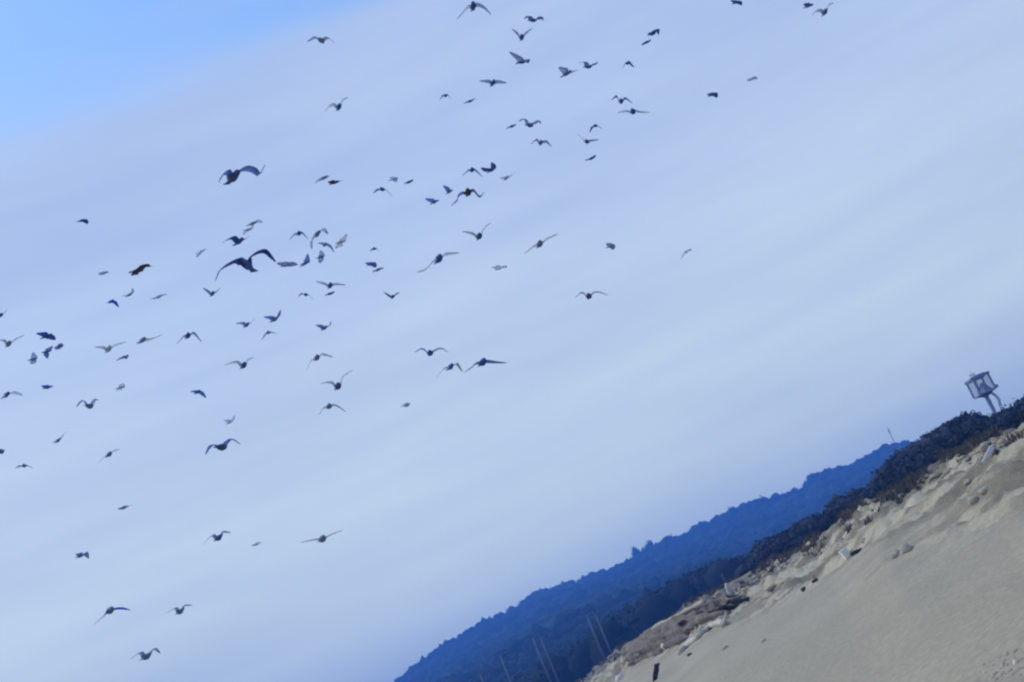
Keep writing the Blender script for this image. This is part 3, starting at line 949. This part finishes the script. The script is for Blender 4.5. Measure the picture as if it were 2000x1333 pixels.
# ------------------------------------------------------------------ gulls
# body | screen-left wing points | screen-right wing points | tones body,wing | yaw (0 flies away, 180 comes nearer) | label
GULLS = '''
924,12|912,17 893,36|935,11 948,17 959,27|bp|170|pale winged gull with drooping wings at the top, left of centre
1041,40|1033,32 1025,38|1050,38 1056,33 1063,41|mm|30|slate gull with two small humped wings right of the topmost pale gull
1019,73|1010,66 1000,56|1027,66 1040,54|bg|170|gull with raised V wings just below the humped slate gull
1021,121|1011,113 998,101|1028,118 1034,123|dg|60|dark gull with one pale raised wing below the V gull at top
963,162|953,160 937,157|975,161 990,161|bg|160|flat gliding blue grey gull with level wings, upper centre
870,187|864,188 859,195|876,187 882,196|mm|180|slate arch shaped gull upper centre, left of a slanted dash
918,198|912,200 907,203|924,195 930,192|mm|70|slanted dash shaped gull right of the slate arch gull
1107,144|1101,138 1094,130|1117,142 1130,136|mg|110|small Y shaped gull with tail down, upper centre right
1149,131|1143,122 1132,123|1160,126 1169,122|mm|30|gull with a humped left wing and separate looking right wing tip
1227,123|1221,125 1215,134|1233,127 1239,131|dd|165|dark arch gull with one drooping grey wing tip, upper right
1213,198|1204,189 1194,195|1222,193 1235,201|bm|175|gull with softly humped wings above a flat blue gull, right
1236,218|1222,218 1205,220|1248,219 1268,219|bf|180|blue bodied gull with nearly invisible level wings, right
1035,245|1025,233 1014,238|1045,240 1052,236 1058,243|mg|20|gull with humped wings and pale right wing, centre right
1000,247|994,250 988,253|1005,244 1010,243|mm|70|short slanted gull touching the left wing of a humped gull
1163,246|1156,250 1151,259|1169,247 1175,252|dd|195|dark curved arch gull above a wide V gull, centre right
1439,5|1434,3 1429,0|1444,6 1450,10|dd|60|dark stubby gull cut by the top edge, right of centre
1579,12|1575,9 1571,7|1584,11 1588,11|dd|75|small dark wedge gull at the upper right, left one of two
1611,24|1603,22 1594,22 1586,29|1616,15 1621,9 1628,5|mp|160|gull with one wing up and one wing out, farthest right
1274,67|1270,64 1267,66|1279,60 1284,58 1288,68|dd|50|dark gull with a hooked right wing above a slanted dash
1263,83|1259,86 1255,89|1267,80 1272,77|dd|70|dark slanted dash gull right under the hooked wing gull
1392,185|1387,184 1383,183|1397,186 1402,190|dd|75|small dark block shaped gull alone at the upper right
1469,154|1465,154 1459,155|1474,154 1480,154|pf|80|faint pale dash gull alone at the upper right
1056,279|1048,274 1037,281|1068,278 1077,286|mg|170|gull with gently drooped wings below the humped gull, centre
1146,277|1137,271 1126,261|1158,275 1169,272|mg|185|gull with wide shallow V wings under the dark curved arch
1155,310|1149,312 1144,312|1160,306 1164,303|md|70|fat slanted slate gull lowest of the right centre cluster
989,348|984,348 978,347|998,344 1007,336|gp|150|pale gull with one raised right wing near the brown gull
628,80|617,73 601,83|640,74 655,86|gg|10|pale grey gull with M shaped wings at top left of centre
662,209|652,206 643,208 635,217|668,198 680,189|bp|165|blue bodied gull with pale slanted wings, left of the arches
456,346|445,339 436,341 430,354|468,335 480,331 497,334 508,340 520,320|dm|150|large dark gull with curled left wing and long right wing
633,348|625,349 617,358|640,347 646,343|mg|120|small gull with thin pale wings touching a dark brown one
653,357|648,356 642,354|662,356 673,351|rr|100|small dark brown gull just below the thin winged gull
769,350|766,348 763,346|772,352 776,355|ff|75|tiny faint gull left of a small dark blue dash
746,370|738,371 728,377|757,374 766,384|mm|190|slate gull with drooped right wing below a tiny faint gull
493,437|488,438 482,441|500,432 514,434|gp|100|small pale gull on top of a tangled pair, left
485,449|480,452 477,459|491,446 496,440|pp|60|pale blurry gull below the top of the tangled pair
467,472|456,466 447,467 435,474|477,469 489,460|dd|140|big dark gull with V wings right above the largest gull
392,492|388,496 386,503|397,488 404,486|ff|110|faint pale crescent gull left of the big dark V gull
481,517|464,509 448,515 437,522 427,532 419,551|487,507 493,499 503,493 517,491 527,502 536,514|dd|-25/1.1|largest dark gull with long arched wings, left of centre
584,456|575,459 565,468|592,457 602,467|dg|175|dark bodied gull with drooped wings, left of a close group
619,458|612,464 608,474 611,486|626,451 634,450 642,456|mp|150|gull with one wing hanging and one wing curved over
635,478|628,476 621,475|646,483 653,492|gg|165|pale grey gull with bent right wing inside the close group
666,473|662,479 657,486|671,467 679,458|pp|70|thin pale gull seen edge on, right side of the close group
627,502|628,496 629,490|626,508 627,514|gg|75|upright pale gull dash below the close group
562,517|553,516 543,513|573,518 583,517|gg|90|long flat grey gull right of the largest gull
597,514|592,518 587,522|600,507 603,497|mm|70|slanted dark grey gull beside the long flat grey one
731,486|726,488 722,492|736,487 741,492|bd|180|small dark blue arch gull, upper one of a trio
726,516|721,515 715,513|731,519 736,522|bm|80|small slate blue gull, middle one of a trio
739,527|734,528 729,532|744,525 750,524|mm|85|small grey gull with two rounded wings, lowest of a trio
799,356|795,357 791,358|803,354 807,351|dd|75|small fat dark blue dash gull left of the brown gull
849,395|841,392 832,387|854,394 857,391|dm|110|dark wedge gull with pointed left wing below the brown gull
878,375|873,369 867,362|882,374 887,371|mm|130|slate gull with raised left wing touching the brown gull
922,332|914,334 903,343|932,336 942,345|dg|175|small dark gull with thin drooping wings above the brown gull
961,332|951,333 941,327|963,325 962,317|dd|120|dark blue gull with one wing straight up above the brown gull
914,376|903,378 895,384 893,391 881,401|925,373 932,381 938,384 946,375|rm|175|large brown gull with wavy wings at the centre of the flock
936,462|922,457 903,451|944,449 959,434|dp|170|dark bodied gull with long pale V wings below the brown gull
857,506|845,513 832,526 815,531|868,499 880,496 897,493|bp|165|gull with long outstretched wings sloping up to the right
1054,477|1040,484 1024,495|1070,467 1090,456|mp|170|gull with a long straight slope of wings, right of centre
976,524|968,522 962,522|984,522 991,522|ff|90|faint flat gull alone below the long winged sloping gulls
161,431|157,432 153,434|167,433 173,437|bd|75|small dark blue gull alone at the far left, highest there
203,534|198,533 193,533|208,534 212,532|pp|85|small pale gull left of the dark brown gull
268,530|263,535 259,539|275,524 282,517 291,521 302,520|rr|60|dark brown gull with raised right wing, far left of the largest
253,576|247,577 240,578|258,572 260,563|mp|130|small grey gull with a raised pale wing, left side
218,589|212,590 207,593|226,593 233,600|bb|150|small blue gull with one drooping wing, left side
310,580|302,582 294,584|318,577 327,575|pp|110|pale slanted gull between the dark brown and largest gulls
2,616|-4,612 -10,606|9,611 16,604|dd|160|dark V gull cut by the left edge of the photo
92,657|83,653 73,650|101,660 110,663|dd|110|dark blue gull with spread wings near the left edge
17,672|9,667 0,663|30,664 48,654|gp|165|pale V winged gull near the left edge under the cut one
65,702|66,696 67,689|64,707 62,712|gg|80|upright pale gull dash near the left edge
92,687|90,692 95,700|97,681 104,676|mm|70|curved grey gull right of the upright pale dash
116,677|113,680 110,684|119,674 122,671|mm|75|tiny slanted gull right of the curved grey gull
212,682|200,680 185,677|226,675 247,667|pf|165|very pale wide winged gull on the left side
278,665|274,667 268,669|293,664 318,653|mp|150|gull with a long pale right wing on the left side
242,698|237,700 229,705|246,696 249,701|gg|80|grey gull made of two rounded lobes under the pale wide one
367,656|358,659 345,671|379,652 394,667|dg|170|dark bodied arch gull with thin wing tips, left side
94,757|88,755 83,753|100,756 105,754|bb|80|small solid blue gull near the left edge
12,772|5,777 -2,782|26,768 46,771|bf|150|blue gull with faint right wing at the left edge
175,794|168,789 161,783 150,796|182,785 188,780 195,784|mg|15|grey gull with M shaped wings, left side
236,757|233,760 229,764|239,753 243,749|ff|75|very faint slanted gull right of the M shaped grey gull
386,766|380,765 373,764|394,769 404,777|bm|145|bright blue bodied gull with dark drooping right wing
113,861|108,862 103,863|121,852 132,842|mp|150|grey gull with one pale wing raised to the right, lower left
415,574|406,570 397,562|423,570 432,561|mg|165|V winged slate gull right below the largest gull
645,558|633,555 618,549|657,556 675,556|bp|170|flat blue gull with very thin level wings, centre left
597,576|590,574 582,579|604,578 612,586|dd|185|dark arch gull left of a small dark dash, centre left
645,574|640,576 636,578|650,571 654,569|dd|75|small dark blue dash gull under the flat thin winged gull
767,580|758,577 749,570|774,575 781,571|dd|170|dark V gull alone at the centre of the sky
537,624|528,621 517,618|544,616 549,605|mm|140|grey gull with right wing standing up, left of centre
482,635|473,632 462,631|490,631 498,621|mg|155|grey gull with shallow V wings left of the raised wing gull
634,641|626,638 618,634|643,637 648,627|mm|150|slate gull with upturned wings, centre left
524,650|517,656 511,664|533,650 541,653|gg|185|pale grey arch gull below the raised wing gull
476,714|464,709 452,709 440,713|484,704 497,697|dp|165|round dark bodied gull with pale separate wings
619,699|607,707 599,721|630,693 651,697|mp|170|gull with curved wings like a bow, centre left
660,755|650,750 640,747 626,749|668,740 678,730 690,722|df|170|round dark bodied gull with faint V wings
643,794|631,799 622,811|657,793 676,804|mp|175|grey bodied gull with thin drooping pale wings, lower centre
449,825|444,822 439,820|454,820 459,811|ff|130|barely visible V gull above the M winged gull, lower left
840,690|830,685 822,682 810,688|852,684 862,681 875,687|bg|178|blue bodied gull with two humped grey wings, centre
880,717|867,721 861,727 854,737|892,712 904,725|bp|160|dark blue gull with bent wings, left one of a touching pair
943,708|930,711 920,719 907,727|960,708 990,708|bm|165|gull with one bent and one level wing, right of a touching pair
793,791|790,790 787,790|796,793 799,794|ff|80|tiny faint speck gull alone below the touching pair
213,888|204,893 192,905|221,882 234,877|mp|160|thin slanted gull with both pale wings in line, lower left
47,910|38,911 29,915|56,911 65,915|mm|185|flat arch gull near the left edge, lower part
0,882|-4,880 -9,878|3,884 7,886|mm|80|tip of a dark gull at the very left edge
242,992|237,992 231,993|250,990 260,986|mm|95|small flat grey gull with a thin right wing, lower left
158,1086|154,1083 149,1082|166,1081 175,1090|mm|110|small grey gull with one hooked wing, lower left
433,874|421,870 411,872 403,889|442,864 453,858 472,869|dm|20|gull with broad M shaped dark wings, lower left of centre
427,1051|414,1047 398,1062|434,1040 451,1040|bg|160|blue grey gull with separate arched wings, lower left
501,1063|497,1063 493,1064|505,1062 510,1061|ff|80|tiny faint speck gull right of the blue grey arched gull
630,1053|615,1055 588,1059|645,1046 669,1035|mp|170|gull with long pale wings almost level, lower centre
215,1193|204,1203 185,1219|226,1190 240,1189 256,1191|mb|165|gull with a level blue right wing and bent left wing
352,1195|342,1189 325,1198|359,1184 376,1182|mg|160|small grey gull right of the blue winged gull, lower left
286,1283|273,1276 256,1287|294,1273 303,1268 315,1275|mg|155|lowest gull, grey with arched right wing, bottom left
1150,579|1141,574 1133,573 1123,582|1159,573 1170,571 1187,576|dp|178|dark bodied gull with pale humped wings, right of the flock
1193,481|1189,478 1186,475|1197,484 1200,487|gg|75|short slanted grey gull alone right of the flock
1340,492|1335,497 1331,506|1345,489 1352,489|ff|140|very faint curved gull, farthest right in the middle
'''
ST = [(0.30, .004, .004, 3), (0.245, .016, .018, 3), (0.225, .042, .044, 0), (0.18, .056, .058, 0), (0.13, .05, .052, 0), (0.075, .074, .074, 0),
      (0.0, .088, .084, 0), (-0.085, .082, .074, 0), (-0.16, .058, .05, 0), (-0.22, .045, .026, 0), (-0.34, .085, .008, 0)]
I0 = 5                                     # wing roots span stations 5, 6, 7
NA = 8


def catmull(P, n):
    return spline_pts(P, n)


def make_gull(bx, by, Lp, Rp, tones, yaw, label, climb=0.0):
    pts_all = Lp[::-1] + [(bx, by)] + Rp
    ln = sum(math.dist(pts_all[i], pts_all[i + 1]) for i in range(len(pts_all) - 1))
    dist = min(max(1.38 * FPX / ln * 0.92, 30), 115)
    yr = R(yaw)
    C = at(bx, by, dist)
    # travel direction, slightly nose-up so that the underside shows
    view = ray(bx, by); vh = Vector((view.x, view.y, 0)).normalized()
    rt_ = Vector((vh.y, -vh.x, 0))
    cy = math.cos(yr)
    elev = view.z / math.hypot(view.x, view.y)
    H = (vh * cy + rt_ * math.sin(yr) + Vector((0, 0, elev * cy * 0.28))).normalized()
    HW = H                                                # wing chords stay level when the body climbs
    H = (H + Vector((0, 0, climb))).normalized()
    side = H.cross(Vector((0, 0, 1))).normalized()       # body right
    up = side.cross(H)
    flip = side.dot(rt_) < 0                              # body right lies on screen left
    tanw = max(-1.1, min(1.1, math.tan(yr)))
    g = 1.22 + 0.16 * min(1, max(0, (dist - 40) / 40))
    cw = 1.0 + 0.45 * min(1, max(0, (dist - 35) / 50))   # many of the smaller ones are seen with wings turned to us
    V, F, MI = [], [], []
    for (x, wy, wz, _m) in ST:
        for k in range(NA):
            a = R(22.5 + 45 * k)
            V.append(H * (x * g) + side * (math.cos(a) * wy * g) + up * (math.sin(a) * wz * g + (0.012 if x > .12 else 0)))
    holes = {}
    for i in range(len(ST) - 1):
        for k in range(NA):
            if k in (3, 7) and i in (I0, I0 + 1): continue
            k2 = (k + 1) % NA
            F.append((i * NA + k, (i + 1) * NA + k, (i + 1) * NA + k2, i * NA + k2)); MI.append(3 if i < 1 else 0)
    F.append(tuple(range(NA))); MI.append(3)
    e = (len(ST) - 1) * NA
    F.append(tuple(e + k for k in range(NA - 1, -1, -1))); MI.append(0)
    for sgn, poly in ((1, Rp), (-1, Lp)):
        bodyright = (sgn > 0) != flip
        # side face k=7 lies at angles -22.5..22.5 (body right): upper vertex k=0, lower k=7 ; left: upper k=3, lower k=4
        ku, kl = (0, 7) if bodyright else (3, 4)
        loop = [(I0 + j) * NA + ku for j in range(3)] + [(I0 + 2 - j) * NA + kl for j in range(3)]
        root = side * ((1 if bodyright else -1) * 0.075 * g) + H * 0.0
        P = [root]
        for (qx, qy) in poly:
            s_lat = (qx - bx) * dist / FPX
            q = at(qx, qy, dist - s_lat * tanw * 0.9)
            P.append(q - C)
        nS = 12
        path = catmull(P, nS)
        prev = loop
        for k in range(1, nS + 1):
            t_ = k / nS
            pc = path[k]
            tan = (path[min(k + 1, nS)] - path[k - 1]).normalized()
            ch = (HW - tan * HW.dot(tan))
            if ch.length < 0.35: ch = (up - tan * up.dot(tan)) * 0.6 + ch
            ch.normalize()
            nrm = tan.cross(ch).normalized()
            if nrm.z < 0: nrm = -nrm
            c = 0.26 * cw * g * (1 - 0.12 * t_) if t_ < 0.5 else 0.235 * cw * g * (1 - ((t_ - 0.5) / 0.5) ** 1.5 * 0.8)
            sw = 0.05 * math.sin(min(t_ / 0.5, 1) * math.pi * 0.5) - 0.11 * max(0, t_ - 0.45) / 0.55
            th = 0.026 * (1 - 0.75 * t_)
            pc = pc + ch * (sw * g)
            sec = [pc + ch * c * .45 + nrm * th * .3, pc + ch * c * .1 + nrm * th, pc - ch * c * .55 + nrm * th * .15,
                   pc - ch * c * .55 - nrm * th * .15, pc + ch * c * .1 - nrm * th * .5, pc + ch * c * .45 - nrm * th * .3]
            b = len(V)
            V += sec
            cur = [b + j for j in range(6)]
            for j in range(6):
                j2 = (j + 1) % 6
                F.append((prev[j], prev[j2], cur[j2], cur[j])); MI.append(2 if t_ > 0.85 else 1)
            prev = cur
        F.append(tuple(prev)); MI.append(2)
    bt, wt = tones
    tip = {'f': 'p', 'p': 'g', 'g': 'm', 'm': 'm', 'd': 'd', 'b': 'm', 'r': 'd'}[wt]
    o = mesh_py('gull', V, F, [PL[bt], WG[wt], WG[tip], M['bill']], MI, None, True)
    import bmesh
    bm = bmesh.new(); bm.from_mesh(o.data)
    bmesh.ops.recalc_face_normals(bm, faces=bm.faces)
    bm.to_mesh(o.data); bm.free()
    o.location = C
    return tag(o, label, 'gull', 'gulls flying over the beach')


for line in GULLS.strip().splitlines():
    b, l, r_, tn, yw, lb = line.split('|')
    bx, by = map(float, b.split(','))
    pl = lambda s: [tuple(map(float, q.split(','))) for q in s.split()]
    yw, _, climb = yw.partition('/')
    make_gull(bx, by, pl(l), pl(r_), tn, float(yw), lb, float(climb or 0))

# ------------------------------------------------------------------ haze
hm = bpy.data.materials.new('haze'); hm.use_nodes = True
t = hm.node_tree
t.nodes.remove(t.nodes['Principled BSDF'])
pv = t.nodes.new('ShaderNodeVolumePrincipled')
pv.inputs['Color'].default_value = (0.11, 0.345, 1.0, 1)
pv.inputs['Density'].default_value = 0.00066
pv.inputs['Anisotropy'].default_value = 0.0
t.links.new(pv.outputs[0], t.nodes['Material Output'].inputs['Volume'])
X, ZB, ZT = 3050.0, -4.5, 142.0
hv = [(sx_ * X, sy_ * X, z_) for z_ in (ZB, ZT) for sx_, sy_ in ((-1, -1), (1, -1), (1, 1), (-1, 1))]
hz = mesh_py('haze', hv, [(0, 3, 2, 1), (4, 5, 6, 7), (0, 1, 5, 4), (1, 2, 6, 5), (2, 3, 7, 6), (3, 0, 4, 7)], hm)
tag(hz, kind='stuff')
print('max z', max((o.matrix_world @ Vector(c)).z for o in scene.objects if o.type == 'MESH' and o.name != 'haze' for c in o.bound_box))
